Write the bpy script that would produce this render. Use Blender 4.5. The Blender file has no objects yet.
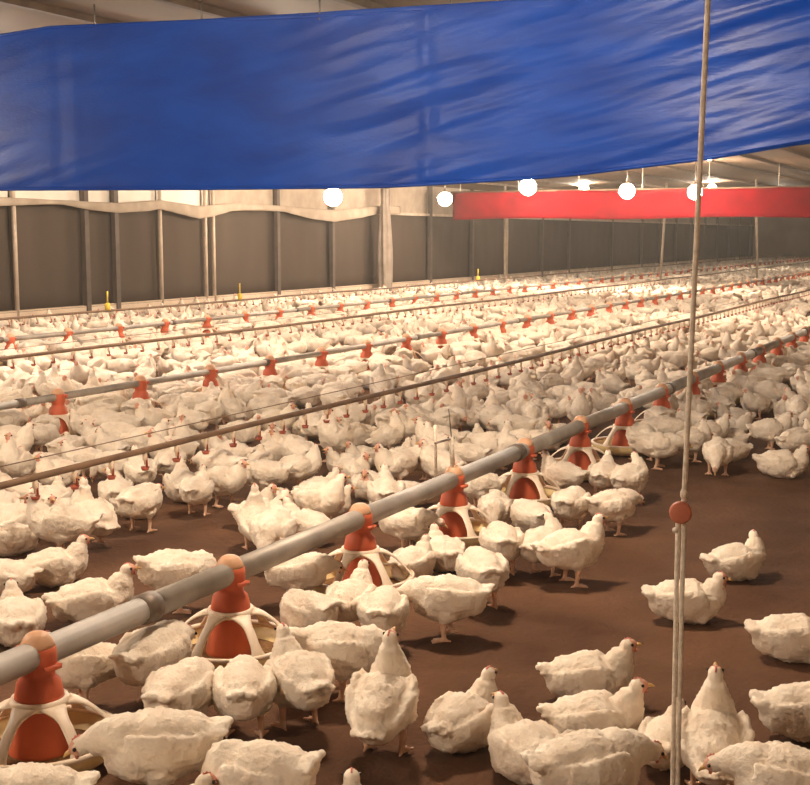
import bpy, bmesh, math, random
import numpy as np
from mathutils import Vector, Matrix, Euler, noise
random.seed(7)
PI = math.pi
C = bpy.context.scene.collection
S = bpy.context.scene

# ------------------------------------------------------------------ camera, world, exposure
F, W, H = 1250.0, 810, 785
HEAD = math.atan(0.5)                      # camera looks 26.6 degrees left of the feed lines (+X)
TILT = math.atan(157.5 / F)
CAMZ = 1.40
cd = bpy.data.cameras.new('camera'); cam = bpy.data.objects.new('camera', cd); C.objects.link(cam)
cd.sensor_fit = 'HORIZONTAL'; cd.sensor_width = 36; cd.lens = F / W * 36; cd.clip_end = 300; cd.clip_start = 0.05
cam.location = (0, 0, CAMZ); cam.rotation_euler = Euler((PI/2 - TILT, 0, HEAD - PI/2))
S.camera = cam
CM = cam.rotation_euler.to_matrix()
w = bpy.data.worlds.new('night'); S.world = w; w.use_nodes = True
w.node_tree.nodes['Background'].inputs[0].default_value = (0.02, 0.02, 0.025, 1)
w.node_tree.nodes['Background'].inputs[1].default_value = 0.3
wn = w.node_tree; vsn = wn.nodes.new('ShaderNodeVolumeScatter')       # dusty air of the house
vsn.inputs['Color'].default_value = (1, .93, .84, 1); vsn.inputs['Density'].default_value = .0026; vsn.inputs['Anisotropy'].default_value = .55
wn.links.new(vsn.outputs[0], wn.nodes['World Output'].inputs['Volume'])
vs = S.view_settings; vs.view_transform = 'Standard'; vs.look = 'None'; vs.gamma = 1; vs.use_curve_mapping = False
vs.exposure = 0.42
BULB = 230.0                               # radiance of a lamp globe

def ray(px, py): return (CM @ Vector(((px - W/2)/F, -(py - H/2)/F, -1))).normalized()
def on_z(px, py, z=0.0):
    d = ray(px, py); t = (z - CAMZ)/d.z
    return Vector((0, 0, CAMZ)) + d*t
def on_y(px, py, y):
    d = ray(px, py); return Vector((0, 0, CAMZ)) + d*(y/d.y)
def on_x(px, py, x):
    d = ray(px, py); return Vector((0, 0, CAMZ)) + d*(x/d.x)
CMI = CM.transposed()
def proj(p):
    q = CMI @ (Vector(p) - Vector((0, 0, CAMZ)))
    return (W/2 - F*q.x/q.z, H/2 + F*q.y/q.z, -q.z) if q.z < 0 else (-9999, -9999, -1)

# ------------------------------------------------------------------ materials
def lin(c): return tuple((v/12.92 if v <= .04045 else ((v+.055)/1.055)**2.4) for v in [x/255 for x in c]) + (1,)
def mat(name, col, rough=.7, col2=None, nscale=8, bump=0, bscale=60, spec=.3, metal=0, obj_var=0, emit=None, transl=0, stretch=None, detail=5, lo=.35, hi=.65):
    m = bpy.data.materials.new(name); m.use_nodes = True; nt = m.node_tree; b = nt.nodes['Principled BSDF']
    b.inputs['Base Color'].default_value = lin(col); b.inputs['Roughness'].default_value = rough
    b.inputs['Specular IOR Level'].default_value = spec; b.inputs['Metallic'].default_value = metal
    if transl: b.inputs['Subsurface Weight'].default_value = transl; b.inputs['Subsurface Radius'].default_value = (.02, .012, .008)
    if emit: b.inputs['Emission Color'].default_value = lin(emit[0]); b.inputs['Emission Strength'].default_value = emit[1]
    tc = nt.nodes.new('ShaderNodeTexCoord'); src = tc.outputs['Object']
    if stretch:
        mp = nt.nodes.new('ShaderNodeMapping'); mp.inputs['Scale'].default_value = stretch
        nt.links.new(src, mp.inputs['Vector']); src = mp.outputs['Vector']
    if col2:
        n = nt.nodes.new('ShaderNodeTexNoise'); n.inputs['Scale'].default_value = nscale; n.inputs['Detail'].default_value = detail
        nt.links.new(src, n.inputs['Vector'])
        r = nt.nodes.new('ShaderNodeValToRGB'); r.color_ramp.elements[0].color = lin(col); r.color_ramp.elements[1].color = lin(col2)
        r.color_ramp.elements[0].position = lo; r.color_ramp.elements[1].position = hi
        nt.links.new(n.outputs[0], r.inputs[0]); out = r.outputs[0]
        if obj_var:
            oi = nt.nodes.new('ShaderNodeObjectInfo'); hs = nt.nodes.new('ShaderNodeHueSaturation')
            mr = nt.nodes.new('ShaderNodeMapRange'); mr.inputs[3].default_value = 1 - obj_var; mr.inputs[4].default_value = 1 + obj_var*.3
            nt.links.new(oi.outputs['Random'], mr.inputs[0]); nt.links.new(mr.outputs[0], hs.inputs['Value']); nt.links.new(out, hs.inputs['Color']); out = hs.outputs[0]
        nt.links.new(out, b.inputs['Base Color'])
    if bump:
        n2 = nt.nodes.new('ShaderNodeTexNoise'); n2.inputs['Scale'].default_value = bscale; n2.inputs['Detail'].default_value = 4
        nt.links.new(src, n2.inputs['Vector'])
        bp = nt.nodes.new('ShaderNodeBump'); bp.inputs['Strength'].default_value = bump; bp.inputs['Distance'].default_value = .01
        nt.links.new(n2.outputs[0], bp.inputs['Height']); nt.links.new(bp.outputs[0], b.inputs['Normal'])
    return m
M = {}
M['feather'] = mat('feather', (250, 238, 220), .9, (236, 219, 198), 14, .45, 90, .15, obj_var=.10)
M['skin'] = mat('skin', (226, 178, 152), .6, (205, 140, 118), 40, .2, 120)
M['leg'] = mat('leg_skin', (228, 190, 160), .55, (205, 160, 130), 40, .2, 150)
M['comb'] = mat('comb', (214, 132, 112), .5, (196, 108, 92), 60)
M['beak'] = mat('beak', (222, 184, 120), .4, (200, 160, 100), 60)
M['eye'] = mat('eye', (20, 14, 10), .15, spec=.6)
M['litter'] = mat('litter', (112, 82, 62), .95, (80, 56, 42), 1.7, .9, 38, .1, detail=9, lo=.3, hi=.7)
M['orange'] = mat('orange_plastic', (212, 104, 68), .5, (198, 92, 58), 9, .1, 30, .4)
M['cream_plastic'] = mat('cream_plastic', (244, 226, 204), .45, (226, 204, 176), 12, .1, 40, .4)
M['pan'] = mat('pan_plastic', (236, 214, 160), .5, (214, 188, 130), 14, .1, 40, .35)
M['clip'] = mat('clip_plastic', (222, 176, 140), .45, (206, 156, 120), 12)
M['feed'] = mat('feed', (150, 112, 70), .95, (110, 78, 48), 60, .6, 150)
M['pipe'] = mat('galvanised', (176, 168, 158), .55, (150, 142, 132), 6, .08, 40, .5, metal=.35)
M['coupling'] = mat('coupling', (128, 116, 104), .5, (104, 92, 82), 20, metal=.3)
M['brownpipe'] = mat('brown_pipe', (132, 104, 80), .6, (104, 80, 60), 5, .1, 40)
M['redcup'] = mat('red_cup', (168, 88, 66), .5, (150, 74, 54), 30)
M['cord'] = mat('cord', (234, 220, 202), .7, (208, 192, 172), 90, .3, 300)
M['disc'] = mat('disc', (206, 126, 98), .55, (190, 110, 84), 30)
M['yellow'] = mat('yellow', (226, 196, 74), .5, (206, 176, 60), 20)
M['blue'] = mat('blue_tarpaulin', (6, 70, 170), .34, (4, 57, 148), 1.6, .12, 30, .22, stretch=(1, 1, 3))
M['red'] = mat('red_tarpaulin', (116, 0, 14), .8, (94, 0, 10), 2, .1, 30, .1)
M['ceil'] = mat('ceiling_sheet', (136, 114, 92), .75, (116, 96, 76), .6, .15, 10, .25, stretch=(.3, 2, 1))
M['purlin'] = mat('purlin', (122, 102, 82), .8, (100, 82, 66), 5)
M['screen'] = mat('dark_screen', (84, 73, 64), .9, (70, 60, 53), .8, .1, 40, .1, stretch=(1, 1, .2))
M['white_sheet'] = mat('white_sheet', (240, 232, 220), .6, (226, 214, 198), 1.5)
M['valance'] = mat('valance_cloth', (178, 162, 144), .9, (160, 144, 126), 3, .2, 20)
M['net'] = mat('grey_net', (150, 138, 126), .9, (128, 116, 104), 3, .2, 30)
M['post'] = mat('pale_post', (204, 186, 166), .6, (180, 162, 142), 5)
M['darkpost'] = mat('dark_post', (96, 84, 74), .7, (80, 70, 62), 5)
M['kerb'] = mat('kerb_concrete', (214, 194, 170), .85, (190, 170, 148), 2, .2, 30)
M['plaster'] = mat('plaster', (190, 172, 150), .85, (170, 152, 130), 1, .1, 20)
M['metal_cap'] = mat('lamp_cap', (120, 112, 104), .4, (100, 94, 88), 20, metal=.5)
m = bpy.data.materials.new('lamp_glass'); m.use_nodes = True
b = m.node_tree.nodes['Principled BSDF']; b.inputs['Base Color'].default_value = (1, .95, .85, 1)
b.inputs['Emission Color'].default_value = (1, .83, .65, 1); b.inputs['Emission Strength'].default_value = BULB
M['globe'] = m

# ------------------------------------------------------------------ mesh helpers
def mesh(name, V, Fc, smooth=True):
    me = bpy.data.meshes.new(name); me.from_pydata([tuple(v) for v in V], [], Fc); me.validate()
    if smooth: me.polygons.foreach_set('use_smooth', [True]*len(me.polygons))
    return me
class MB:
    def __init__(s): s.V = []; s.F = []
    def add(s, V, Fc):
        o = len(s.V); s.V += [tuple(v) for v in V]; s.F += [tuple(i+o for i in f) for f in Fc]; return s
    def box(s, c, d, R=None):
        V = []
        for x in (-.5, .5):
            for y in (-.5, .5):
                for z in (-.5, .5):
                    v = Vector((x*d[0], y*d[1], z*d[2]))
                    if R: v = R @ v
                    V.append(v + Vector(c))
        return s.add(V, [(0,1,3,2), (4,6,7,5), (0,4,5,1), (2,3,7,6), (0,2,6,4), (1,5,7,3)])
    def tube(s, pts, rad, n=10, cap=True):
        pts = [Vector(p) for p in pts]; rad = rad if isinstance(rad, (list, tuple)) else [rad]*len(pts)
        rings = []; up = None
        for i, p in enumerate(pts):
            t = (pts[min(i+1, len(pts)-1)] - pts[max(i-1, 0)]).normalized()
            if up is None: up = Vector((0, 0, 1)) if abs(t.z) < .9 else Vector((1, 0, 0))
            a = t.cross(up).normalized(); bb = a.cross(t); up = bb
            rx, ry = rad[i] if isinstance(rad[i], (list, tuple)) else (rad[i], rad[i])
            rings.append([p + a*math.cos(2*PI*k/n)*rx + bb*math.sin(2*PI*k/n)*ry for k in range(n)])
        V = [v for r in rings for v in r]; Fc = []
        for i in range(len(pts)-1):
            for k in range(n):
                Fc.append((i*n+k, i*n+(k+1) % n, (i+1)*n+(k+1) % n, (i+1)*n+k))
        if cap: Fc.append(tuple(range(n-1, -1, -1))); Fc.append(tuple((len(pts)-1)*n+k for k in range(n)))
        return s.add(V, Fc)
    def lathe(s, prof, n=24, c=(0, 0, 0)):
        V = []; Fc = []; L = len(prof)
        for k in range(n):
            a = 2*PI*k/n
            for r, z in prof: V.append((c[0]+r*math.cos(a), c[1]+r*math.sin(a), c[2]+z))
        for k in range(n):
            for i in range(L-1):
                Fc.append((k*L+i, ((k+1) % n)*L+i, ((k+1) % n)*L+i+1, k*L+i+1))
        return s.add(V, Fc)
    def ball(s, c, r, n=10, mlt=(1, 1, 1), R=None):
        V = []; Fc = []; mrows = max(4, n//2+1)
        for i in range(mrows+1):
            th = PI*i/mrows
            for k in range(n):
                v = Vector((r*mlt[0]*math.sin(th)*math.cos(2*PI*k/n), r*mlt[1]*math.sin(th)*math.sin(2*PI*k/n), r*mlt[2]*math.cos(th)))
                if R: v = R @ v
                V.append(v + Vector(c))
        for i in range(mrows):
            for k in range(n): Fc.append((i*n+k, (i+1)*n+k, (i+1)*n+(k+1) % n, i*n+(k+1) % n))
        return s.add(V, Fc)
    def me(s, name, material=None, smooth=True):
        me = mesh(name, s.V, s.F, smooth)
        bm = bmesh.new(); bm.from_mesh(me); bmesh.ops.remove_doubles(bm, verts=bm.verts, dist=1e-6)
        bmesh.ops.recalc_face_normals(bm, faces=bm.faces); bm.to_mesh(me); bm.free()
        if material: me.materials.append(M[material])
        return me
def obj(name, me, parent=None, loc=None, rot=None, sc=None):
    o = bpy.data.objects.new(name, me); C.objects.link(o)
    if parent: o.parent = parent
    if loc is not None: o.location = loc
    if rot is not None: o.rotation_euler = rot
    if sc is not None: o.scale = (sc, sc, sc)
    return o
def tag(o, label, cat, group=None, kind=None):
    o['label'] = label; o['category'] = cat
    if group: o['group'] = group
    if kind: o['kind'] = kind
    return o
def struct(o, label=None, cat=None):
    o['kind'] = 'structure'
    if label: o['label'] = label; o['category'] = cat
    return o
def grid(nx, ny, fn):
    V = [fn(i/nx, j/ny) for j in range(ny+1) for i in range(nx+1)]
    Fc = [(j*(nx+1)+i, j*(nx+1)+i+1, (j+1)*(nx+1)+i+1, (j+1)*(nx+1)+i) for j in range(ny) for i in range(nx)]
    return V, Fc
ONES = ['', 'first', 'second', 'third', 'fourth', 'fifth', 'sixth', 'seventh', 'eighth', 'ninth', 'tenth', 'eleventh', 'twelfth', 'thirteenth', 'fourteenth', 'fifteenth', 'sixteenth', 'seventeenth', 'eighteenth', 'nineteenth']
TENS = {2: 'twent', 3: 'thirt', 4: 'fort', 5: 'fift', 6: 'sixt', 7: 'sevent', 8: 'eight', 9: 'ninet'}
def ordinal(n):
    if n < 20: return ONES[n]
    return TENS[n//10] + ('ieth' if n % 10 == 0 else 'y-' + ONES[n % 10])
def solid(V, Fc, th, axis):
    """give a sheet a thickness along axis (0,1,2)"""
    n = len(V); off = [0, 0, 0]; off[axis] = th; off = Vector(off)
    V2 = [Vector(v) for v in V] + [Vector(v) + off for v in V]
    F2 = list(Fc) + [tuple(reversed([i+n for i in f])) for f in Fc]
    from collections import Counter
    e = Counter()
    for f in Fc:
        for a, bb in zip(f, f[1:]+f[:1]): e[(min(a, bb), max(a, bb))] += 1
    for f in Fc:
        for a, bb in zip(f, f[1:]+f[:1]):
            if e[(min(a, bb), max(a, bb))] == 1: F2.append((bb, a, a+n, bb+n))
    return V2, F2

# ------------------------------------------------------------------ the house
XB, XE, YR, YL = -5.0, 70.0, -1.7, 13.7
RIDGE_Y, RIDGE_Z = 6.3, 3.0
def ceil_z(y): return RIDGE_Z - abs(y - RIDGE_Y)*.05
def floor_h(x, y):
    return .012*noise.noise((x*2.1, y*2.1, 0)) + .007*noise.noise((x*7, y*7, 3)) + .004*noise.noise((x*19, y*19, 9))
def axis(lo, hi, fine_lo, fine_hi, fs, cs):
    a = list(np.arange(fine_lo, fine_hi+1e-6, fs)); l = list(np.arange(lo, fine_lo-1e-6, cs)); r = list(np.arange(fine_hi+cs, hi, cs)) + [hi]
    return l + a + r
xs = axis(XB, XE, 1.0, 7.0, .04, 1.0); ys = axis(YR, YL, -.4, 4.4, .04, .6)
V = []
for y in ys:
    for x in xs:
        near = 1.0 if (1 <= x <= 7 and -.4 <= y <= 4.4) else 0
        V.append((x, y, floor_h(x, y)*near - .008))
nx = len(xs)
Fc = [(j*nx+i, j*nx+i+1, (j+1)*nx+i+1, (j+1)*nx+i) for j in range(len(ys)-1) for i in range(nx-1)]
me = mesh('floor', V, Fc); me.materials.append(M['litter']); struct(obj('floor', me))

# ceiling: two slightly sloping sheets in corrugated panels with purlins
mb = MB()
for (ya, yb) in ((YR, RIDGE_Y), (RIDGE_Y, YL)):
    Vg, Fg = grid(2, 1, lambda u, v: (XB+(XE-XB)*u, ya+(yb-ya)*v, ceil_z(ya+(yb-ya)*v)))
    mb.add(*solid(Vg, Fg, .05, 2))
ceiling = struct(obj('ceiling', mb.me('ceiling', 'ceil', False)))
pm = MB()
pl = XE - XB
pm.box((0, 0, 0), (pl, .07, .05)); purlin = pm.me('purlin', 'purlin', False)
for y in np.arange(-.9, 13.5, 1.2):
    o = obj('purlin', purlin, ceiling, ((XB+XE)/2, y, ceil_z(y)-.026), (math.copysign(.05, RIDGE_Y-y), 0, 0))

# end walls and right wall
def slab(name, c, d, m_='plaster', parent=None):
    o = obj(name, MB().box((0, 0, 0), d).me(name, m_, False), parent, c); return o
struct(slab('wall_far', (XE+.06, (YL+YR)/2, 1.5), (.12, YL-YR+.3, 3.1)))
struct(slab('wall_back', (XB-.06, (YL+YR)/2, 1.5), (.12, YL-YR+.3, 3.1)))
struct(slab('wall_right', ((XB+XE)/2, YR-.06, 1.3), (XE-XB, .12, 2.62)))

# left wall: kerb, dark screens between posts, pale upper panels
wl = bpy.data.objects.new('wall_left', None); C.objects.link(wl); wl.location = (0, YL, 0); struct(wl)
def wpart(name, me, x=0, z=0, dy=0): return obj(name, me, wl, (x, dy, z))
KERB = .27
wpart('kerb', MB().box((0, 0, 0), (XE-XB, .16, KERB+.1)).me('kerb', 'kerb', False), (XB+XE)/2, KERB/2-.05, .0)
SCR = 1.90
post_px = [12, 83, 113, 158, 203, 211, 275, 330, 385, 428, 470, 505, 540, 567, 610, 640]
PX = [on_y(p, 250, YL).x for p in post_px]
xsp = [XB] + [x for x in np.arange(-4, 12.5, 2.3)] + PX + [x for x in np.arange(PX[-1]+2.6, XE-1, 2.6)] + [XE]
for i, (xa, xb) in enumerate(zip(xsp, xsp[1:])):
    wd = xb - xa
    if wd < .05: continue
    Vg, Fg = grid(max(4, int(wd*8)), 6, lambda u, v: (wd*(u-.5), .02*math.sin(u*wd*9+i)*(.4+v) + .015*noise.noise((u*wd*1.5+i, v*2, 4)), KERB-.02+(SCR-KERB+.02)*v))
    me_ = MB().add(*solid(Vg, Fg, .012, 1)).me('screen', 'screen'); wpart('screen', me_, (xa+xb)/2, 0, .03)
    up = MB().box((0, 0, 0), (max(.03, wd-.05), .02, .72)).me('upper_panel', 'white_sheet' if xb < PX[5]+.1 else 'valance', False)
    wpart('upper_panel', up, (xa+xb)/2, SCR+.36, .03)
wpart('outer_sheet', MB().box((0, 0, 0), (XE-XB, .03, 2.7)).me('outer_sheet', 'screen', False), (XB+XE)/2, 1.3, .14)
pale = MB().tube([(0, 0, 0), (0, 0, 2.7)], .035, 8).me('post', 'post'); dark = MB().box((0, 0, 1.35), (.1, .08, 2.7)).me('post', 'darkpost', False)
for i, x in enumerate(xsp[1:-1]):
    p = post_px[xsp.index(x)-9] if False else None
    kind_pale = any(abs(x-PX[k]) < .01 for k in (0, 3, 4, 5, 11))
    wpart('post', pale if kind_pale else dark, x, 0, -.06)
wpart('rail', MB().box((0, 0, 0), (XE-XB, .05, .06)).me('rail', 'post', False), (XB+XE)/2, SCR, -.05)

# valance: slack pale cloth tied along the top of the screens
bot = [(-60, 207), (0, 206), (60, 204), (90, 210), (118, 213), (150, 211), (160, 209), (180, 214), (200, 219), (215, 216), (232, 211), (260, 210), (285, 212), (312, 219), (335, 222), (360, 218), (378, 214), (400, 214)]
top = [(-60, 198), (0, 197), (60, 200), (118, 203), (160, 200), (200, 206), (232, 203), (285, 206), (335, 210), (378, 206), (400, 206)]
def interp(tab, x):
    for (a, ya), (bx, yb) in zip(tab, tab[1:]):
        if a <= x <= bx: return ya + (yb-ya)*(x-a)/(bx-a)
    return tab[-1][1]
YV = YL - .16
def val(u, v):
    px = -60 + 460*u; q = on_y(px, interp(bot, px)*(1-v) + interp(top, px)*v, YV)
    return Vector((q.x, YV - .02*math.sin(v*PI) + .012*math.sin(px*.5) + .012*noise.noise((px*.06, v*2, 1)), q.z))
Vg, Fg = grid(140, 6, val); o0 = Vg[0]
me_ = MB().add(*solid([p - Vector((o0.x, YV, 0)) for p in Vg], Fg, .008, 1)).me('valance', 'valance')
tag(obj('valance', me_, None, (o0.x, YV, 0)), 'slack pale cloth valance sagging along the top of the side screens', 'cloth')
# gathered grey net bundle hanging by the wall
g = MB(); px0 = on_y(385, 250, YL-.35)
zs = np.linspace(.05, 2.45, 16)
ring = []
for iz, z in enumerate(zs):
    for k in range(28):
        a = 2*PI*k/28; r = (.16 + .03*math.sin(z*2.2)) * (1 + .22*math.sin(7*a + z*1.2)) * (.75 if z > 2 else 1)
        ring.append((r*math.cos(a)*1.15, r*math.sin(a)*.7, z))
Fn = [(i*28+k, i*28+(k+1) % 28, (i+1)*28+(k+1) % 28, (i+1)*28+k) for i in range(15) for k in range(28)]
Fn += [tuple(range(27, -1, -1)), tuple(15*28+k for k in range(28))]
tag(obj('gathered_net', g.add(ring, Fn).me('gathered_net', 'net'), None, (px0.x, YL-.35, 0)), 'grey gathered net hanging in a bundle against the side screens', 'net')

# ------------------------------------------------------------------ tarpaulins
XT = 7.0
tb = [(-1.6, 2.02), (.6, 1.93), (1.06, 1.90), (1.63, 1.82), (2.5, 1.74), (3.6, 1.70), (5.0, 1.71), (6.9, 1.735), (13.5, 1.74)]
def tarp(u, v):
    y = 13.5 - 15.1*u
    zb = interp(tb, y); zt = ceil_z(y) - .06 - .085*max(0, min(1, (y-2.5)/3.5))
    z = zb + (zt-zb)*v
    k = max(.25, min(1.0, (5.2-y)/2.0))                  # the right half hangs in more folds
    q = z*7.5 + y*1.6
    wv = .024*k*noise.noise((y*.55, q*.55, 1)) + .013*k*noise.noise((y*1.3, q*1.6, 5)) + .03*noise.noise((y*.35, z*.9, 8))
    wv += .006*k*(abs(noise.noise((y*2.2, q*2.6, 12)))) + .002*math.exp(-((y-6.25)/.05)**2) - .0015*math.exp(-((y-6.1)/.04)**2)
    wv -= .02*math.exp(-((y-3.35)/.035)**2)*(.5+noise.noise((1, z*6, 2)))
    return Vector((wv, y, z))
Vg, Fg = grid(420, 70, tarp)
bt = bpy.data.objects.new('blue_tarpaulin', None); C.objects.link(bt); bt.location = (XT, 0, 0)
tag(bt, 'wide wrinkled blue tarpaulin hung across the house below the ceiling', 'tarpaulin')
obj('sheet', MB().add(*solid(Vg, Fg, .004, 0)).me('sheet', 'blue'), bt)
hem = MB().tube([(.0, 13.5-15.1*u/60, interp(tb, 13.5-15.1*u/60)) for u in range(61)], .012, 8).me('hem', 'blue'); obj('hem', hem, bt)
obj('top_rail', MB().tube([(0, -1.6, ceil_z(-1.6)-.062), (0, RIDGE_Y, ceil_z(RIDGE_Y)-.146), (0, 13.5, ceil_z(13.5)-.146)], .012, 8).me('top_rail', 'blue'), bt)
hk = MB().tube([(0, 0, 0), (0, 0, .15)], .006, 6).me('hanger', 'metal_cap')
for y in np.arange(-1.3, 13.4, .9): obj('hanger', hk, bt, (0, y, ceil_z(y)-.15))
XR = 28.0
def redt(u, v):
    y = 12.7 - 14.3*u; z = 1.775 + .02*math.sin(y*1.3) + (.655-.02*u)*v
    return Vector((.05*noise.noise((y*.9, z*1.2, 3)) + .025*math.sin(y*2.4), y, z))
Vg, Fg = grid(150, 8, redt)
rt = bpy.data.objects.new('red_tarpaulin', None); C.objects.link(rt); rt.location = (XR, 0, 0)
tag(rt, 'long low red tarpaulin strip hung across the far house', 'tarpaulin')
obj('sheet', MB().add(*solid(Vg, Fg, .004, 0)).me('sheet', 'red'), rt)
obj('top_rail', MB().tube([(0, -1.5, 2.42), (0, 12.75, 2.43)], .02, 8).me('top_rail', 'purlin'), rt)
for y in np.arange(-1.0, 12.6, 1.5): obj('hanger', MB().tube([(0, y, 2.42), (0, y, ceil_z(y))], .006, 6).me('hanger', 'cord'), rt)

# ------------------------------------------------------------------ lamps
gl = MB().ball((0, 0, 0), .15, 20).me('globe', 'globe'); cap = MB().lathe([(0, .2), (.03, .2), (.035, .16), (.06, .14), (.065, .10), (0, .10)], 16).me('cap', 'metal_cap')  # globe wider than a bulb, its size standing in for the bloom
def lamp(p, label, r=1.0):
    t = bpy.data.objects.new('hanging_lamp', None); C.objects.link(t); t.location = p; tag(t, label, 'lamp', 'lamps under the ceiling')
    obj('globe', gl, t, None, None, r); obj('cap', cap, t, None, None, r)
    top_ = ceil_z(p[1]) - p[2]
    if top_ > .2*r: obj('cord', MB().tube([(0, 0, .2*r-.005), (0, 0, top_)], .008, 6).me('cord', 'metal_cap'), t)
    return t
def lamp_px(px, py, x, label, r=1.0):
    q = on_x(px, py, x); q.z = min(q.z, ceil_z(q.y)-.16*r); return lamp(q, label, r)
lamp_px(333, 197, 20.0, 'bright lamp hanging just under the blue tarpaulin by the side screens', 1.1)
lamp_px(445, 199, 24.5, 'glowing lamp just left of the end of the red tarpaulin')
lamp_px(528, 187, 26.8, 'brightest lamp, hanging close in front of the red tarpaulin', 1.25)
lamp_px(627, 191, 26.6, 'large glowing lamp in front of the middle of the red tarpaulin', 1.1)
lamp_px(695, 192, 26.8, 'glowing lamp behind the hanging rope, in front of the red tarpaulin', 1.05)
lamp_px(584, 188, 32.5, 'small distant lamp above the top edge of the red tarpaulin', .8)
lamp_px(712, 188, 36.0, 'small distant lamp right of the rope above the red tarpaulin', .8)
# unseen lamps, most of them added to light the near and middle flock
EXTRA = [(2.4, 5.6, 2.55, 'lamp over the near flock left of the picture'), (-1.2, 2.6, 2.5, 'added fill lamp over the aisle behind the camera'), (4.3, 2.2, 2.6, 'added lamp over the near feed pipe above the picture'),
    (4.6, 10.2, 2.45, 'added unseen lamp near the side screens before the blue tarpaulin'), (8.4, 8.6, 2.62, 'lamp hidden behind the left of the blue tarpaulin'), (13.6, 5.2, 2.72, 'added lamp hidden behind the middle of the blue tarpaulin'),
    (13.5, 10.6, 2.5, 'added lamp hidden behind the blue tarpaulin beside the screens'), (10.5, 6.6, 2.7, 'added lamp hidden behind the blue tarpaulin over the middle feeders'), (17.5, 8.3, 2.6, 'added lamp hidden behind the blue tarpaulin further down the house'), (18, 4.2, 2.6, 'added lamp hidden behind the right of the blue tarpaulin'), (19.5, 1.4, 2.5, 'added lamp right of the picture beyond the blue tarpaulin'), (36, 3.6, 2.6, 'added lamp hidden beyond the red tarpaulin'),
    (45, 8, 2.6, 'added lamp hidden far beyond the red tarpaulin'), (57, 6.5, 2.6, 'added lamp hidden near the far end wall')]
for x, y, z, lb in EXTRA: lamp((x, y, z), lb)

# ------------------------------------------------------------------ feed lines and feeders
Y1, PH, SP = 2.31, .295, .895
Y3, Y5 = 5.95, 9.75
F0 = on_y(38, 660, Y1).x                       # first feeder in view
def line_start(y, px=-40): return on_y(px, 400, y).x
def feed_line(y, label, xs0, r=.039):
    t = bpy.data.objects.new('feed_pipe', None); C.objects.link(t); t.location = (xs0, y, PH); tag(t, label, 'feed pipe', 'feed pipes')
    L = XE - 1 - xs0; n = int(L/3.0)
    secm = MB().tube([(0, 0, 0), (3.0, 0, 0)], r, 16).me('pipe_section', 'pipe')
    cm = MB().tube([(-.035, 0, 0), (-.03, 0, 0), (.03, 0, 0), (.035, 0, 0)], [r+.001, r+.007, r+.007, r+.001], 16).me('coupling', 'coupling')
    for i in range(n): obj('pipe_section', secm, t, (i*3.0, 0, 0)); obj('coupling', cm, t, (i*3.0, 0, 0))
    return t
cx = on_y(147, 610, Y1).x
feed_line(Y1, 'thick grey feed pipe running diagonally across the foreground', cx-3.0-3.0)
feed_line(Y3, 'pale feed pipe beyond the drinker pipe, middle of the flock', on_y(20, 400, Y3).x-6, .026)
feed_line(Y5, 'farthest feed pipe, near the side screens', on_y(0, 340, Y5).x-6, .026)

collar = MB()
collar.lathe([(.0, .322), (.03, .322), (.048, .315), (.05, .300), (.05, .262), (.044, .25), (.044, .235), (.058, .22), (.064, .19), (.066, .175), (.05, .175)], 20)
collar.box((0, .05, .30), (.03, .03, .02)); collar.box((0, -.05, .265), (.05, .02, .012))
collar_me = collar.me('drop_collar', 'orange')
clip_me = MB().lathe([(0, .356), (.020, .354), (.030, .348), (.038, .338), (.044, .325), (.046, .316), (0, .316)], 16).me('pipe_clip', 'clip')
cone_me = MB().lathe([(.045, .19), (.056, .15), (.072, .09), (.084, .04), (.086, .025), (0, .025)], 20).me('feed_cone', 'orange')
pan_me = MB().lathe([(0, .012), (.10, .010), (.16, .014), (.195, .035), (.205, .062), (.212, .066), (.214, .058), (.205, .03), (.17, .004), (.10, 0), (0, 0)], 28).me('pan', 'pan')
feed_me = MB().lathe([(.07, .034), (.10, .03), (.15, .024), (.175, .02), (.09, .012)], 20).me('feed_ring', 'feed')
ringm = MB().lathe([(.058, .178), (.074, .18), (.080, .168), (.078, .158), (.064, .160), (.058, .178)], 24).me('top_ring', 'cream_plastic')
rim_me = MB().lathe([(.196, .07), (.214, .072), (.217, .062), (.200, .058), (.196, .07)], 28).me('bottom_ring', 'cream_plastic')
def rib_mesh():
    prof = []
    for t in np.linspace(0, 1, 9):
        r = .072 + .132*(t**.85); z = .17 - .105*(t**1.5); hw = .0155 + .026*max(0, 1-t/.36)**1.5 + .012*max(0, (t-.78)/.22)**1.5
        prof.append((r, z, hw))
    V = []; Fc = []
    for r, z, hw in prof:
        for s_ in np.linspace(-1, 1, 5):
            a = s_*hw/r; V.append((r*math.cos(a), r*math.sin(a), z + .002*(1-s_*s_)))
    for i in range(8):
        for k in range(4): Fc.append((i*5+k, i*5+k+1, (i+1)*5+k+1, (i+1)*5+k))
    return MB().add(*solid(V, Fc, -.006, 2)).me('rib', 'cream_plastic')
rib_me = rib_mesh()
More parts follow.
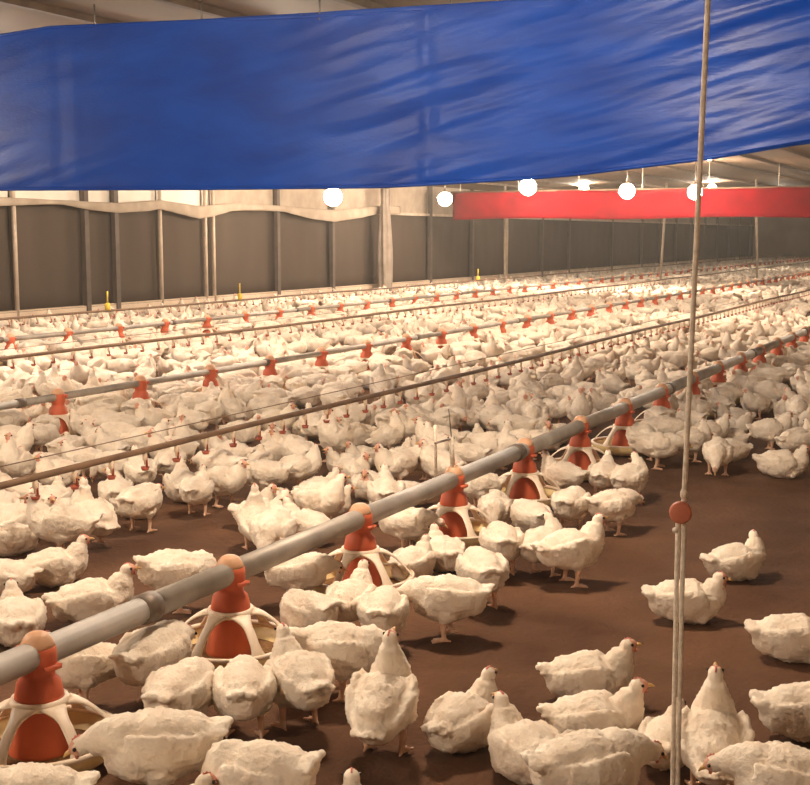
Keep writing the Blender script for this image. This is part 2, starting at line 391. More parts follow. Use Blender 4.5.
# joined far version
far_b = {}
def joined(parts, name):
    V = []; Fc = []; mi = []; mats = []
    for me_, R in parts:
        o = len(V); V += [R @ v.co for v in me_.vertices]
        mm = me_.materials[0]
        if mm not in mats: mats.append(mm)
        for p in me_.polygons: Fc.append(tuple(i+o for i in p.vertices)); mi.append(mats.index(mm))
    me2 = mesh(name, V, Fc)
    for mm in mats: me2.materials.append(mm)
    me2.polygons.foreach_set('material_index', mi); return me2
I4 = Matrix.Identity(4)
far_feeder = joined([(clip_me, I4), (collar_me, I4), (cone_me, I4), (pan_me, I4), (ringm, I4)] + [(rib_me, Matrix.Rotation(PI/3*k+PI/6, 4, 'Z')) for k in range(6)], 'pan_feeder')
feeders = []
def feeder(x, y, label, group, detail):
    az = math.atan2(-y, -x) + random.uniform(-.12, .12)
    if detail:
        t = bpy.data.objects.new('pan_feeder', None); C.objects.link(t)
        obj('drop_collar', collar_me, t, None, (0, 0, -az)); obj('pipe_clip', clip_me, t); obj('feed_cone', cone_me, t); pn = obj('pan', pan_me, t); obj('feed', feed_me, pn)
        obj('top_ring', ringm, t); obj('bottom_ring', rim_me, t)
        for k in range(6): obj('rib', rib_me, t, None, (0, 0, PI/3*k + PI/6))
    else:
        t = obj('pan_feeder', far_feeder)
    t.location = (x, y, 0); t.rotation_euler = (0, 0, az); tag(t, label, 'feeder', group); feeders.append((x, y)); return t
def in_view(p, m_=60):
    a = proj(p); return a[2] > 0 and -m_ < a[0] < W+m_ and a[1] < H+m_
for i in range(-1, 70):
    x = F0 + i*SP
    if x > XE-2 or not in_view((x, Y1, .1), 90): continue
    feeder(x, Y1, (ordinal(i+1) + ' orange and white pan feeder from the left on the near pipe') if i >= 0 else 'orange and white pan feeder left of the picture on the near pipe', 'pan feeders on the near pipe', i < 12)
X3 = on_y(58, 400, Y3).x
for i in range(-1, 75):
    x = X3 + i*SP
    if x > XE-2: continue
    feeder(x, Y3, (ordinal(i+1) + ' orange pan feeder from the left on the middle pipe') if i >= 0 else 'orange pan feeder left of the picture on the middle pipe', 'pan feeders on the middle pipe', False)
X5 = on_y(10, 330, Y5).x
for i in range(-1, 65):
    x = X5 + i*SP
    if x > XE-2: continue
    feeder(x, Y5, (ordinal(i+1) + ' orange pan feeder from the left on the farthest pipe') if i >= 0 else 'orange pan feeder left of the picture on the farthest pipe', 'pan feeders on the farthest pipe', False)

# ------------------------------------------------------------------ drinker lines
def drinker(y, h, x0, label, r, npar, cup='redcup'):
    t = bpy.data.objects.new('drinker_pipe', None); C.objects.link(t); t.location = (x0, y, h); tag(t, label, 'drinker pipe', 'drinker pipes')
    L = XE-1-x0
    obj('pipe', MB().tube([(L*k/60, 0, .006*math.sin(k*.9)) for k in range(61)], r, 12).me('pipe', 'brownpipe'), t)
    obj('wire', MB().tube([(0, .03, .075), (L, .03, .075)], .0025, 6).me('wire', 'brownpipe'), t)
    nip = MB().tube([(0, 0, 0), (0, 0, -.035), (0, 0, -.04), (0, 0, -.06)], [.012, .012, .006, .005], 8)
    nm = nip.me('nipple', 'cream_plastic'); cupm = MB().lathe([(0, -.085), (.013, -.084), (.02, -.07), (.022, -.07), (.016, -.087), (0, -.089)], 12)
    cupm.box((.014, 0, -.05), (.005, .01, .07)); cupm = cupm.me('cup', cup)
    sp = .25
    for k in range(npar):
        x = .1 + k*sp; zz = .006*math.sin(x/L*60*.9) - r*.7
        n_ = obj('nipple', nm, t, (x, 0, zz)); obj('cup', cupm, n_)
    return t
Y2, Y4, Y6 = 3.80, 7.75, 11.4
drinker(Y2, .36, line_start(Y2)-.2, 'brown drinker pipe just beyond the near feed pipe', .016, 130)
drinker(Y4, .36, line_start(Y4)-.5, 'thin drinker pipe behind the middle feed pipe', .016, 90)
drinker(Y6, .36, line_start(Y6)-.5, 'thin drinker pipe closest to the side screens', .016, 60)
# yellow pressure tubes on the drinker lines
def yel(px, py, y, label):
    q = on_y(px, py, y); t = bpy.data.objects.new('yellow_regulator', None); C.objects.link(t); t.location = (q.x, y, .37); tag(t, label, 'regulator', 'yellow regulators on drinker pipes')
    obj('body', MB().lathe([(0, 0), (.035, 0), (.04, .02), (.04, .08), (.02, .10), (0, .10)], 14).me('body', 'yellow'), t)
    obj('sight_tube', MB().tube([(0, 0, .09), (0, 0, .26)], .011, 8).me('sight_tube', 'yellow'), t)
yel(240, 300, Y6, 'yellow regulator on the far drinker pipe below the paired pale posts'); yel(108, 318, Y6, 'yellow regulator on the far drinker pipe, leftmost one')
yel(478, 283, Y6, 'yellow regulator on the far drinker pipe near the red tarpaulin end')

# ------------------------------------------------------------------ ropes and poles
P0 = on_x(690, 300, 2.25); yr = P0.y
def rp(px, py): q = ray(px, py); k = 2.25/q.x; return Vector((0, 0, CAMZ)) + q*k
rope = bpy.data.objects.new('hoist_rope', None); C.objects.link(rope)
base = rp(668, 785); rope.location = (base.x, base.y, 0); tag(rope, 'thin pale hoist rope with an orange pulley disc hanging close to the camera', 'rope')
off = Vector((base.x, base.y, 0))
def rpt(px, py): return rp(px, py) - off
a, d_ = rpt(708, 0), rpt(684, 500)
topp = a + (a-d_)*((ceil_z(yr)-a.z)/(a.z-d_.z))
obj('upper_rope', MB().tube([topp, a, d_, rpt(681, 508)], .0050, 8).me('upper_rope', 'cord'), rope)
gnd = rpt(672, 785); gnd2 = rpt(667, 785)
b0, b1 = rpt(678, 516), rpt(672.5, 785); c0, c1 = rpt(684, 516), rpt(677.5, 785)
e0 = b0 + (b1-b0)*((.03-b0.z)/(b1.z-b0.z)); e1 = c0 + (c1-c0)*((.03-c0.z)/(c1.z-c0.z))
obj('lower_rope', MB().tube([b0, b1, e0], .0045, 8).me('lower_rope', 'cord'), rope)
obj('lower_rope', MB().tube([c0, c1, e1], .0045, 8).me('lower_rope', 'cord'), rope)
dc = rpt(680, 511); Rz = Matrix.Rotation(HEAD, 3, 'Z')
dm = MB().lathe([(0, -.008), (.016, -.008), (.0195, -.0065), (.0205, -.004), (.0185, 0), (.0205, .004), (.0195, .0065), (.016, .008), (0, .008)], 28).me('pulley_disc', 'disc')
dsc = obj('pulley_disc', dm, rope, dc - Vector((.012, .004, 0)), (0, PI/2, math.atan2(base.y, base.x)))
obj('knot', MB().ball((0, 0, 0), .0075, 8, (1, 1, 1.7)).me('knot', 'cord'), rope, rpt(684, 494)); obj('knot', MB().ball((0, 0, 0), .0065, 8, (1.5, 1, .8)).me('knot', 'cord'), rope, rpt(675.5, 530))
wt = MB().lathe([(0, 0), (.05, 0), (.055, .01), (.055, .05), (.045, .06), (0, .06)], 16).me('weight', 'coupling'); obj('weight', wt, rope, ((e0+e1)/2) * Vector((1, 1, 0)).length if False else Vector(((e0.x+e1.x)/2, (e0.y+e1.y)/2, 0)))
# hanger of the near feed pipe
hx = on_y(453, 470, Y1).x
hg = bpy.data.objects.new('pipe_hanger', None); C.objects.link(hg); hg.location = (hx, Y1, PH+.03); tag(hg, 'pale hanger tubes holding up the near feed pipe at its fourth feeder', 'hanger')
obj('tube', MB().tube([(0, 0, .01), (-.02, 0, .17)], .011, 8).me('tube', 'cord'), hg); obj('tube', MB().tube([(-.14, .02, .0), (-.15, .02, .24)], .007, 8).me('tube', 'cord'), hg)
obj('wire', MB().tube([(-.02, 0, .17), (-.05, 0, .30)], .003, 6).me('wire', 'coupling'), hg)
obj('crossbar', MB().tube([(-.16, .015, .16), (.01, 0, .16)], .005, 6).me('crossbar', 'coupling'), hg)
def pole(pt, y, label, r=.03):
    """thin pole, floor to ceiling, passing the given picture points in the plane y"""
    A, B = on_y(pt[0][0], pt[0][1], y), on_y(pt[1][0], pt[1][1], y)
    d = B - A; f = A + d*((0-A.z)/d.z); tp = A + d*((ceil_z(y)-.03-A.z)/d.z)
    o = bpy.data.objects.new('support_pole', None); C.objects.link(o); o.location = f; tag(o, label, 'pole', 'thin support poles')
    obj('shaft', MB().tube([(0, 0, 0), tp - f], r, 8).me('shaft', 'post'), o); obj('foot_plate', MB().box((0, 0, .01), (.2, .2, .02)).me('foot_plate', 'coupling', False), o)
pole([(667, 180), (661, 270)], 9.2, 'thin leaning pale pole left of the hanging rope', .035)
pole([(756, 160), (757, 255)], 7.0, 'thin upright pole at far right in front of the red tarpaulin', .03)
pole([(505, 220), (505, 268)], 12.3, 'thin white pole beneath the left part of the red tarpaulin', .035)
# ------------------------------------------------------------------ chickens
def smoothpts(P, n):
    """Catmull-Rom resample of rows of numbers"""
    P = np.array(P, float); out = []
    Q = np.vstack([2*P[0]-P[1], P, 2*P[-1]-P[-2]])
    segs = len(P)-1
    for i in range(n+1):
        t = i/n*segs; k = min(int(t), segs-1); u = t-k; p0, p1, p2, p3 = Q[k:k+4]
        out.append(.5*((2*p1)+(-p0+p2)*u+(2*p0-5*p1+4*p2-p3)*u*u+(-p0+3*p1-3*p2+p3)*u**3))
    return np.array(out)
BODY = [(-.150, .190, .020, .016), (-.125, .186, .048, .040), (-.085, .178, .076, .070), (-.035, .168, .092, .087), (.020, .164, .097, .092), (.065, .170, .088, .086), (.098, .188, .066, .070)]
NECKS = {  # x, z, y offset, half width, half depth
    'up':    [(.116, .216, 0, .050, .054), (.128, .243, 0, .039, .043), (.133, .264, 0, .031, .034)],
    'tall':  [(.112, .220, 0, .050, .055), (.122, .254, 0, .038, .042), (.126, .284, 0, .030, .033)],
    'turn':  [(.114, .216, .004, .050, .054), (.124, .242, .012, .039, .043), (.127, .262, .022, .031, .034)],
    'reach': [(.128, .192, 0, .051, .054), (.154, .190, 0, .040, .042), (.178, .178, 0, .031, .033)],
    'peck':  [(.130, .168, 0, .050, .054), (.158, .140, 0, .039, .041), (.174, .108, 0, .031, .033)],
    'tuck':  [(.112, .216, 0, .050, .052), (.116, .240, 0, .040, .042), (.118, .258, 0, .032, .032)]}
HEADS = {'up': (1, 0, .12), 'tall': (1, 0, .1), 'turn': (.45, .85, .1), 'reach': (.92, 0, -.4), 'peck': (.45, 0, -.9), 'tuck': (1, 0, -.05)}
def build_chicken(name, neck, legs, pitch=0.0, seed=0, step=0.0, wing_drop=0.0):
    rnd = random.Random(seed)
    mb = MB()
    nk = NECKS[neck]; hd = Vector(HEADS[neck]).normalized()
    low = -.085 if legs == 'sit' else 0.0
    tip = nk[-1]; hc = Vector((tip[0], tip[2], tip[1])) + hd*.020 + Vector((0, 0, .010))
    rows = [(x, 0, z, a, bz) for x, z, a, bz in BODY] + [(x, y, z, a, bz) for x, z, y, a, bz in nk]
    rows = smoothpts(rows, 30)
    Rp = Matrix.Rotation(-pitch, 3, 'Y'); piv = Vector((0, 0, .16))
    def tf(v): v = Rp @ (Vector(v) - piv) + piv; return Vector((v.x, v.y, v.z + low))
    mb.tube([tf((r[0], r[1], r[2])) for r in rows], [(max(.006, r[3]), max(.006, r[4])) for r in rows], 20)
    if legs == 'sit':                                        # spread belly
        mb.ball(tf((.0, 0, .145)), .1, 18, (1.15, 1.02, .62))
    else: mb.ball(tf((-.02, 0, .145)), .085, 16, (1.1, .95, .8))
    mb.ball(tf((.075, 0, .158)), .068, 14, (1, 1.05, 1.05))   # breast
    mb.ball(tf((-.088, 0, .168)), .066, 14, (1.02, 1.12, 1.0)); mb.ball(tf((-.06, 0, .205)), .055, 12, (1.3, 1.15, .75))   # rump and saddle
    hcw = tf(hc); hdw = Rp @ hd
    Rh = hdw.to_track_quat('X', 'Z').to_matrix()
    mb.ball(hcw, .0265, 14, (1.22, .92, 1.0), Rh); mb.ball(hcw + hdw*.018, .0165, 10, (1.1, .9, .9), Rh)
    # tail wedge of short feathers
    for k in (-2, -1, 0, 1, 2):
        a = Vector((-.115, .012*k, .196)); e = Vector((-.185 + .006*abs(k), .022*k, .220 + rnd.uniform(-.008, .008) - .006*abs(k)))
        mb.tube([tf(a), tf((a+e)/2), tf(e)], [(.022, .02), (.020, .013), (.010, .006)], 8)
    for s in (-1, 1):                                        # wings folded on the sides
        wd = wing_drop*(1 if s > 0 else .4)
        pts = [(.078, s*.074, .192), (.045, s*.086, .186 - wd*.3), (-.02, s*.090, .180 - wd), (-.085, s*.072, .178 - wd*1.2), (-.145, s*.036, .190 - wd*1.2)]
        mb.tube([tf(p) for p in pts], [(.016, .032), (.019, .048), (.019, .050), (.017, .038), (.008, .014)], 12)
        for q in range(3):                                   # flight feather tips
            e = (-.158 - .010*q + .01, s*(.034 - .006*q), .184 - wd*1.3 - .014*(1-q))
            mb.tube([tf((-.07, s*.078, .165 - wd + .012*q)), tf(e)], [(.012, .018), (.006, .008)], 8)
        if legs == 'sit':
            mb.ball((.05, s*.055, .035), .036, 10, (1.35, .8, .9))
        else:
            st = step*s
            hip = tf((-.005, s*.052, .128)); knee = Vector((.018 + st*.5, s*.056, .090)); foot = Vector((.0 + st, s*.058, .012))
            mb.tube([hip, hip*.5 + knee*.5, knee], [.05, .042, .022], 12)
            mb.tube([knee + Vector((-.008, 0, .006)), foot*.6 + knee*.4, foot], [.0165, .0105, .0095], 10)
            for ta in (-.45, 0, .45): mb.tube([foot, foot + Vector((math.cos(ta)*.03, math.sin(ta)*.03, -.002)), foot + Vector((math.cos(ta)*.055, math.sin(ta)*.055, -.006))], [.0085, .0072, .0052], 8)
            mb.tube([foot, foot + Vector((-.028, 0, -.005))], [.0075, .005], 8)
    me0 = mb.me('tmp'); o = bpy.data.objects.new('tmp', me0); C.objects.link(o)
    md = o.modifiers.new('r', 'REMESH'); md.mode = 'VOXEL'; md.voxel_size = .0052
    sm = o.modifiers.new('s', 'SMOOTH'); sm.factor = .5; sm.iterations = 3
    dg = bpy.context.evaluated_depsgraph_get(); me1 = bpy.data.meshes.new_from_object(o.evaluated_get(dg))
    # ruffled feathers: overlapping scale-like relief and tufts
    off = Vector((seed*3.1, seed*1.7, 0))
    me1.update()
    nrm = [v.normal.copy() for v in me1.vertices]; legz = .085 if legs != 'sit' else -1
    for v, n in zip(me1.vertices, nrm):
        c = v.co; dh = (c - hcw).length
        k = min(1, max(0, (dh-.03)/.05)) * (min(1, max(0, (c.z-legz)/.03)) if legz > 0 else 1)
        r = .006*noise.noise(Vector((c.x*15, c.y*20, c.z*20)) + off) + .0085*abs(noise.noise(Vector((c.x*34, c.y*52, c.z*52)) + off)) + .0042*noise.noise(Vector((c.x*110, c.y*110, c.z*110)) + off)
        v.co = c + n*(r*k)
    o.modifiers.clear(); o.data = me1
    dc_ = o.modifiers.new('d', 'DECIMATE'); dc_.ratio = min(1, 5200/max(1, len(me1.polygons)*2))
    dg = bpy.context.evaluated_depsgraph_get(); hi = bpy.data.meshes.new_from_object(o.evaluated_get(dg))
    dc_.ratio = min(1, 1100/max(1, len(me1.polygons)*2)); dg = bpy.context.evaluated_depsgraph_get(); mid = bpy.data.meshes.new_from_object(o.evaluated_get(dg))
    dc_.ratio = min(1, 420/max(1, len(me1.polygons)*2)); dg = bpy.context.evaluated_depsgraph_get(); lo_ = bpy.data.meshes.new_from_object(o.evaluated_get(dg))
    bpy.data.objects.remove(o)
    for me_, nm in ((hi, name), (mid, name + '_mid'), (lo_, name + '_low')):
        me_.name = nm; me_.materials.clear()
        for q in ('feather', 'skin', 'leg'): me_.materials.append(M[q])
        for p in me_.polygons:
            p.use_smooth = True; c = p.center
            if legs != 'sit' and c.z < .080: p.material_index = 2
            elif (c - hcw).dot(hdw) > .012 and (c - hcw).length < .05: p.material_index = 1
            else: p.material_index = 0
    top_h = max(v.co.z for v in hi.vertices)
    # comb, beak, wattle, eyes
    upv = Rh @ Vector((0, 0, 1)); sd = Rh @ Vector((0, 1, 0))
    cb = MB()
    prof = [(-.012, .020), (-.007, .030), (-.003, .026), (.003, .031), (.008, .026), (.013, .027), (.018, .016)]
    V = [hcw + hdw*x + upv*z - sd*.0025 for x, z in prof] + [hcw + hdw*x + upv*.012 - sd*.0035 for x, z in prof]
    V += [hcw + hdw*x + upv*z + sd*.0025 for x, z in prof] + [hcw + hdw*x + upv*.012 + sd*.0035 for x, z in prof]
    n = len(prof); Fc = []
    for i in range(n-1):
        Fc += [(i, i+1, n+i+1, n+i), (2*n+i+1, 2*n+i, 3*n+i, 3*n+i+1), (i+1, i, 2*n+i, 2*n+i+1)]
    Fc += [(0, n, 3*n, 2*n), (n-1, 3*n-1, 4*n-1, 2*n-1)]
    cb = cb.add(V, Fc).me('comb', 'comb')
    bk = MB().tube([hcw + hdw*.026 - upv*.002, hcw + hdw*.042 - upv*.004, hcw + hdw*.054 - upv*.010], [(.0085, .0085), (.0062, .0062), (.0015, .0015)], 8).me('beak', 'beak')
    wt_ = MB().ball(hcw + hdw*.022 - upv*.021, .006, 8, (.9, .9, 1.3)).me('wattle', 'comb')
    ey = [MB().ball(hcw + hdw*.014 + upv*.005 + sd*(s*.0225), .0052, 8).me('eye', 'eye') for s in (-1, 1)]
    return dict(hi=hi, mid=mid, lo=lo_, parts=[('comb', cb), ('beak', bk), ('wattle', wt_), ('eye', ey[0]), ('eye', ey[1])], zc=.165 + low, low=low)
POSES = {
    'stand': build_chicken('chicken_standing', 'up', 'stand', .10, 1), 'walk': build_chicken('chicken_walking', 'up', 'stand', .05, 2, .022),
    'tall': build_chicken('chicken_upright', 'tall', 'stand', .50, 3), 'turn': build_chicken('chicken_turning', 'turn', 'stand', .12, 4, 0, .01),
    'reach': build_chicken('chicken_reaching', 'reach', 'stand', .0, 5, .01), 'peck': build_chicken('chicken_pecking', 'peck', 'stand', -.14, 6, 0, .015),
    'sit': build_chicken('chicken_resting', 'tuck', 'sit', .02, 7), 'situp': build_chicken('chicken_sitting', 'up', 'sit', .08, 8), 'sitturn': build_chicken('chicken_sitting_turned', 'turn', 'sit', .05, 9, 0, .01)}
SAY = {'stand': 'standing head up', 'walk': 'walking', 'tall': 'standing tall', 'turn': 'head turned', 'reach': 'leaning forward', 'peck': 'pecking', 'sit': 'resting', 'situp': 'sitting head up', 'sitturn': 'sitting head turned'}
birds = []   # x, y, heading, pose, scale, label
GS = .83
def hand(px, py, psi, pose, label, sc=1.0):
    sc *= GS
    q = on_z(px, py, POSES[pose]['zc']*sc)
    hdg = math.atan2(q.y, q.x) - PI/2 + math.radians(psi)
    birds.append([q.x, q.y, hdg, pose, sc, label])
HB = [
 (30, 800, 172, 'reach', 'white chicken at the bottom left corner in front of the first feeder', 1.0),
 (160, 746, 178, 'reach', 'large white chicken with its head inside the first feeder', 1.15),
 (262, 776, 150, 'peck', 'large white chicken cut by the bottom edge below the second feeder', 1.05),
 (352, 846, 90, 'situp', 'white chicken whose head just shows at the bottom edge', 1.0),
 (160, 830, 20, 'sit', 'white chicken at the bottom edge beside the first feeder', 1.0),
 (84, 664, 190, 'stand', 'white chicken under the feed pipe just behind the first feeder', .92),
 (154, 656, 55, 'reach', 'white chicken reaching up to the left side of the second feeder', 1.12),
 (184, 694, 62, 'reach', 'white chicken seen from behind left of the second feeder', 1.02),
 (243, 690, 88, 'reach', 'white chicken with tail towards viewer directly before the second feeder', 1.0),
 (296, 680, 112, 'stand', 'white chicken with wide-set legs right of the second feeder', 1.03),
 (340, 650, 0, 'peck', 'white chicken stooping to the right between second and third feeders', 1.08),
 (384, 702, 72, 'tall', 'tall upright white chicken standing alone before the bare litter', 1.05),
 (464, 722, 55, 'situp', 'white chicken sitting hunched right of the tall upright one', 1.0),
 (526, 752, 125, 'situp', 'white chicken facing left in the bottom centre cluster', 1.0),
 (588, 768, 30, 'reach', 'largest round white chicken at the bottom centre, head right', 1.1),
 (594, 720, 4, 'situp', 'white chicken in the middle of the bottom cluster, facing right', 1.0),
 (588, 677, 5, 'situp', 'white chicken at the top of the bottom cluster, fluffy tail left', 1.0),
 (668, 742, 75, 'sit', 'white chicken lying just behind the hanging double rope', .85),
 (714, 740, 92, 'tall', 'white chicken with raised neck right of the double rope', 1.0),
 (786, 778, 178, 'reach', 'white chicken at the bottom right corner facing left', 1.0),
 (808, 712, 12, 'sit', 'white chicken cut by the right edge, second from the bottom', 1.05),
 (794, 638, 8, 'sit', 'white chicken resting alone at the right edge, tail left', 1.05),
 (686, 601, 6, 'sit', 'white chicken lying on bare litter crossed by the rope', 1.05),
 (735, 562, 35, 'sitturn', 'ruffled white chicken lying behind the one crossed by the rope', 1.0),
 (440, 600, 176, 'reach', 'white chicken at the edge of bare litter below the fourth feeder', 1.05),
 (386, 610, 82, 'reach', 'white chicken with tail towards viewer just right below the third feeder', .95),
 (338, 604, 66, 'stand', 'white chicken directly in front of the third feeder', .95),
 (292, 614, 125, 'peck', 'white chicken between second and third feeders, head down', .95),
 (297, 572, 8, 'reach', 'white chicken under the feed pipe left of the third feeder', .95),
 (482, 572, 105, 'reach', 'white chicken with visible leg below the fifth feeder', 1.05),
 (570, 549, 28, 'stand', 'plump white chicken standing at the litter edge below the sixth feeder', 1.08),
 (434, 556, 110, 'sit', 'rounded white chicken directly below the fourth feeder', .98),
 (405, 566, 60, 'sit', 'white chicken resting between third and fourth feeders', .95),
 (406, 523, 345, 'reach', 'white chicken feeding at the left side of the fourth feeder', .95),
 (483, 484, 195, 'stand', 'white chicken between fourth and fifth feeders by the pipe', .95),
 (492, 508, 265, 'peck', 'white chicken facing the viewer between fourth and fifth feeders', .9),
 (505, 543, 100, 'reach', 'white chicken below the fifth feeder, tail towards viewer', 1.0),
 (531, 517, 120, 'reach', 'white chicken touching the right side of the fifth feeder', .95),
 (540, 478, 150, 'stand', 'white chicken by the pipe between fifth and sixth feeders', .95),
 (578, 505, 75, 'reach', 'white chicken below the sixth feeder, tail towards viewer', 1.0),
 (540, 545, 60, 'turn', 'white chicken between fifth and sixth feeders at the litter edge', .95),
 (606, 505, 40, 'reach', 'white chicken at the litter edge below the seventh feeder', 1.0),
 (604, 475, 80, 'stand', 'white chicken between sixth and seventh feeders', .95),
 (630, 478, 60, 'turn', 'white chicken directly below the seventh feeder', .98),
 (657, 445, 2, 'reach', 'white chicken with one leg showing left of the rope', 1.05),
 (718, 452, 265, 'peck', 'white chicken facing the viewer right of the rope at the litter edge', .98),
 (692, 440, 30, 'turn', 'white chicken crossed by the rope above the orange disc', .98),
 (782, 464, 4, 'sit', 'wide white chicken resting at the right edge of the bare litter', 1.1),
 (770, 430, 10, 'stand', 'white chicken behind the wide resting one at the right', 1.0),
 (735, 418, 200, 'situp', 'white chicken right of the rope behind the one facing us', 1.0),
 (797, 440, 40, 'turn', 'white chicken at the right edge above the wide resting one', 1.0),
 (757, 404, 150, 'sit', 'white chicken resting in the gap right of the rope below the tenth feeder', 1.05),
 (722, 396, 20, 'reach', 'white chicken just right of the rope below the ninth feeder', 1.0),
 (803, 404, 170, 'situp', 'white chicken at the right edge well above the bare litter', 1.05),
 (16, 622, 95, 'sit', 'white chicken at the left edge just above the feed pipe', 1.1),
 (92, 602, 0, 'situp', 'white chicken facing right above the pipe, beak in clear profile', 1.1),
 (50, 568, 4, 'situp', 'white chicken resting behind the one in clear profile', 1.0),
 (10, 576, 150, 'sitturn', 'white chicken at the left edge behind the nearer resting one', .95),
 (176, 572, 8, 'peck', 'white chicken stooping at the bare patch behind the feed pipe', 1.08),
 (58, 523, 172, 'stand', 'large white chicken facing left beyond the bare patch', 1.1),
 (92, 516, 130, 'tall', 'upright white chicken with raised neck beyond the bare patch', 1.0),
 (140, 502, 60, 'reach', 'white chicken standing with one leg showing beyond the bare patch', 1.05),
 (12, 540, 170, 'situp', 'white chicken at the left edge beyond the bare patch', 1.0)]
for h in HB: hand(*h)
for i, p in enumerate(birds):
    for q in birds[:i]:
        if math.hypot(p[0]-q[0], p[1]-q[1]) < .17: print('CLOSE', p[5], '|', q[5], round(math.hypot(p[0]-q[0], p[1]-q[1]), 3))
NH = len(birds)
BARE = [[(70, 566), (96, 538), (150, 532), (215, 512), (245, 520), (225, 556), (140, 592), (90, 592)], [(640, 480), (700, 468), (740, 475), (760, 500), (840, 505), (840, 900), (380, 900), (400, 640), (520, 605)],
        [(660, 340), (665, 352), (690, 352), (690, 340)]]
def inside(x, y, P):
    r = False; j = len(P)-1
    for i in range(len(P)):
        if (P[i][1] > y) != (P[j][1] > y) and x < (P[j][0]-P[i][0])*(y-P[i][1])/(P[j][1]-P[i][1])+P[i][0]: r = not r
        j = i
    return r
cells = {}
def cell(x, y): return (int(x/.4), int(y/.4))
def put(b_): cells.setdefault(cell(b_[0], b_[1]), []).append(b_)
for b_ in birds: put(b_)
fcells = {}
for fx, fy in feeders: fcells.setdefault((int(fx), int(fy)), []).append((fx, fy))
def near_feeder(x, y):
    best = (9, None)
    for i in (-1, 0, 1):
        for j in (-1, 0, 1):
            for f in fcells.get((int(x)+i, int(y)+j), ()):
                d = math.hypot(f[0]-x, f[1]-y)
                if d < best[0]: best = (d, f)
    return best
rng = random.Random(11)
def try_bird(x, y, dmin):
    if not (YR+.3 < y < YL-.45 and x < XE-.6): return
    a = proj((x, y, 0))
    if a[2] < 1.5 or not (-110 < a[0] < W+110): return
    if a[1] > 850: return
    if any(inside(a[0], a[1], P) for P in BARE): return
    if y < 2.75:
        if y > 1.5 and a[0] < 640: return
        if y <= 1.5 and a[1] > 446: return
        if a[1] > 500: return
    if a[1] > 560 and a[0] < 260: return
    c = cell(x, y)
    for i in (-1, 0, 1):
        for j in (-1, 0, 1):
            for q in cells.get((c[0]+i, c[1]+j), ()):
                if math.hypot(q[0]-x, q[1]-y) < dmin: return
    df, f = near_feeder(x, y)
    if df < .27: return
    if df < .46:
        hdg = math.atan2(f[1]-y, f[0]-x) + rng.uniform(-.35, .35); pose = rng.choice(['reach', 'reach', 'reach', 'peck', 'stand'])
    else:
        hdg = rng.uniform(0, 2*PI); pose = rng.choice(['stand', 'walk', 'tall', 'turn', 'reach', 'peck', 'sit', 'sit', 'situp', 'situp', 'sitturn', 'sitturn'])
    b_ = [x, y, hdg, pose, rng.uniform(.9, 1.12)*GS, None]; birds.append(b_); put(b_)
# a ring of birds eating at every feeder, then the rest of the floor
for fx, fy in feeders:
    if fx > 40: continue
    k0 = rng.uniform(0, PI)
    for k in range(8):
        if rng.random() < .25: continue
        a = k0 + 2*PI*k/8 + rng.uniform(-.15, .15); r = rng.uniform(.29, .36); try_bird(fx+r*math.cos(a), fy+r*math.sin(a), .2)
for k in range(40000):
    x = 1.0 + (rng.random()**1.25)*68; y = rng.uniform(YR, YL)
    try_bird(x, y, .225 if x < 20 else .30)
def dist(b_): return math.hypot(b_[0], b_[1])
# let the near birds shuffle apart so that no two bodies share the same space
NB = [b_ for b_ in birds if dist(b_) < 13]
def circles(b_):
    c_, s_ = math.cos(b_[2])*b_[4], math.sin(b_[2])*b_[4]
    L = [(-.085, .078), (-.005, .100), (.075, .088)]
    if b_[3] in ('reach', 'peck'): L.append((.155, .045))
    return [(b_[0]+o_*c_, b_[1]+o_*s_, r*b_[4]) for o_, r in L]
HAND = set(id(b_) for b_ in birds[:NH])
for it in range(24):
    gridc = {}; cs = []
    for i, b_ in enumerate(NB):
        cs.append(circles(b_)); gridc.setdefault((int(b_[0]/.4), int(b_[1]/.4)), []).append(i)
    mv = [[0, 0] for _ in NB]; hit = 0
    for i, b_ in enumerate(NB):
        gx, gy = int(b_[0]/.4), int(b_[1]/.4)
        for u in (-1, 0, 1):
            for v in (-1, 0, 1):
                for j in gridc.get((gx+u, gy+v), ()):
                    if j <= i: continue
                    bx, by, bd = 0, 0, 0
                    for (x1, y1, r1) in cs[i]:
                        for (x2, y2, r2) in cs[j]:
                            dx, dy = x1-x2, y1-y2; d = math.hypot(dx, dy) + 1e-6; pen = r1+r2-d
                            if pen > bd: bd = pen; bx, by = dx/d, dy/d
                    if bd > .003:
                        hit += 1; wi = .5; hi_, hj = id(b_) in HAND, id(NB[j]) in HAND
                        if hi_ and not hj: wi = .2
                        if hj and not hi_: wi = .8
                        k = bd*.6
                        mv[i][0] += bx*k*wi; mv[i][1] += by*k*wi; mv[j][0] -= bx*k*(1-wi); mv[j][1] -= by*k*(1-wi)
    for b_, m_ in zip(NB, mv):
        b_[0] += m_[0]; b_[1] += m_[1]
        for fy, fx in ((f[1], f) for f in [near_feeder(b_[0], b_[1])[1]] if f):
            d = math.hypot(fx[0]-b_[0], fy-b_[1])
            if d < .27: b_[0] += (b_[0]-fx[0])/d*(.27-d)*.5; b_[1] += (b_[1]-fy)/d*(.27-d)*.5
    if it == 23: print('still touching', hit)
for b_ in birds:
    if b_[3] == 'tall' and min(abs(b_[1]-q) for q in (Y1, Y3, Y5)) < .2: b_[3] = 'situp'
def vis(b_):
    a = proj((b_[0], b_[1], .15)); return -40 < a[0] < W+40 and a[1] < H+60
auto = sorted(birds[NH:], key=lambda q: (0 if vis(q) else 1, dist(q)))
NI = 300 - NH
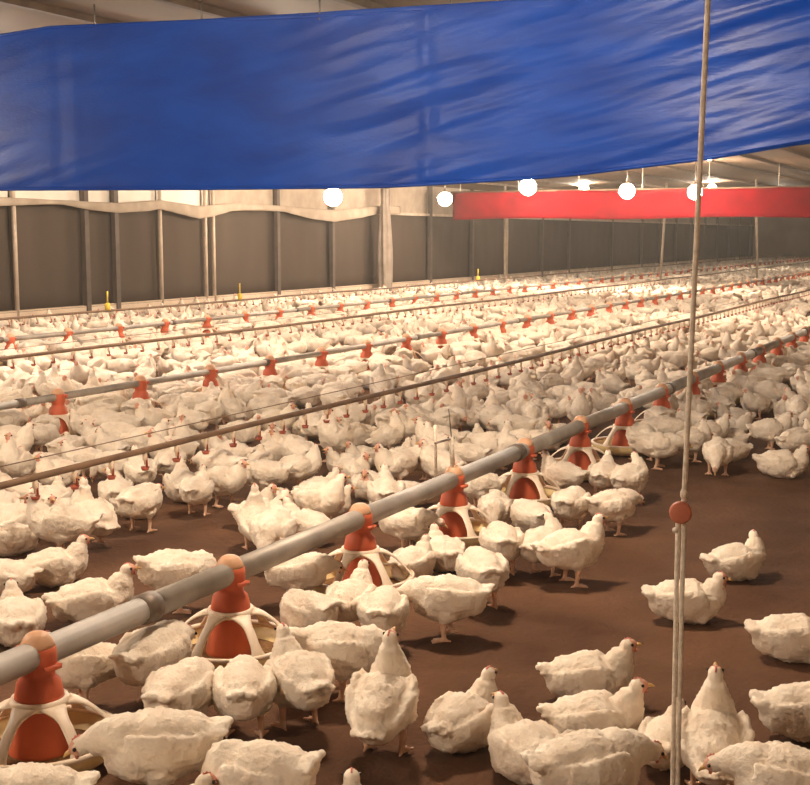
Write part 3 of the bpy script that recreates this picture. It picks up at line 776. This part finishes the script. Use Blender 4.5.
indiv, rest = birds[:NH] + auto[:NI], auto[NI:]
print('BIRDS', len(birds), 'far individual', max(dist(q) for q in auto[:NI]))
# labels of the unlisted ones: which strip of floor, which feeder of the near pipe they are level with, and their order out from the pipe
groups = {}
for b_ in auto[:NI]:
    k = int(round((b_[0]-F0)/SP)) + 1
    z_ = 0 if b_[1] < Y1 else (1 if b_[1] < Y2 else 2)
    groups.setdefault((z_, k), []).append(b_)
for (z_, k), L in groups.items():
    L.sort(key=lambda q: abs(q[1] - (Y2 if z_ == 2 else Y1)))
    at = ('level with ' + ordinal(k) + ' near feeder' if z_ == 2 else 'at its ' + ordinal(k) + ' feeder') if k >= 1 else 'level with the left edge' if k == 0 else 'at ' + ordinal(1-k) + ' feeder-space outside the left edge'
    for i, b_ in enumerate(L):
        b_[5] = ordinal(i+1) + ' white chicken ' + ['in front of the near pipe', 'behind the near pipe', 'beyond the drinker pipe'][z_] + ', ' + at + ', ' + SAY[b_[3]]
ranked = sorted(indiv, key=dist); detail = set(id(q) for q in ranked[:150])
for b_ in indiv:
    P = POSES[b_[3]]
    o = obj('chicken', P['hi'], None, (b_[0], b_[1], 0.0), (0, 0, b_[2]), b_[4]); tag(o, b_[5], 'chicken', 'flock of white chickens')
    if id(b_) in detail:
        for nm, me_ in P['parts']: obj(nm, me_, o)
def flock(name, L, label):
    Vs, Ls, Ms = [], [], []; off = 0; cache = {}
    for key, me_ in [((pose, lod), P[lod]) for pose, P in POSES.items() for lod in ('mid', 'lo')]:
        me_.calc_loop_triangles()
        v = np.empty(len(me_.vertices)*3); me_.vertices.foreach_get('co', v)
        t = np.empty(len(me_.loop_triangles)*3, int); me_.loop_triangles.foreach_get('vertices', t)
        mi = np.empty(len(me_.loop_triangles), int); me_.loop_triangles.foreach_get('material_index', mi)
        cache[key] = (v.reshape(-1, 3), t, mi)
    for x, y, h, pose, sc, _ in L:
        v, t, mi = cache[(pose, 'mid' if math.hypot(x, y) < 13 else 'lo')]; c_, s_ = math.cos(h)*sc, math.sin(h)*sc
        Vs.append(np.stack([v[:, 0]*c_ - v[:, 1]*s_ + x, v[:, 0]*s_ + v[:, 1]*c_ + y, v[:, 2]*sc], 1)); Ls.append(t + off); Ms.append(mi); off += len(v)
    V_ = np.concatenate(Vs); L_ = np.concatenate(Ls); Mi = np.concatenate(Ms); nf = len(L_)//3
    me_ = bpy.data.meshes.new(name); me_.vertices.add(len(V_)); me_.vertices.foreach_set('co', V_.ravel())
    me_.loops.add(len(L_)); me_.loops.foreach_set('vertex_index', L_.astype(np.int32)); me_.polygons.add(nf)
    me_.polygons.foreach_set('loop_start', np.arange(0, nf*3, 3, dtype=np.int32)); me_.polygons.foreach_set('material_index', Mi.astype(np.int32))
    me_.polygons.foreach_set('use_smooth', np.ones(nf, bool)); me_.update(); me_.validate()
    for q in ('feather', 'skin', 'leg'): me_.materials.append(M[q])
    o = obj(name, me_); tag(o, label, 'chickens', None, 'stuff'); print(name, len(L), 'birds', nf, 'tris')
flock('chicken_flock', rest, 'distant crowd of white chickens filling the floor towards the side screens')
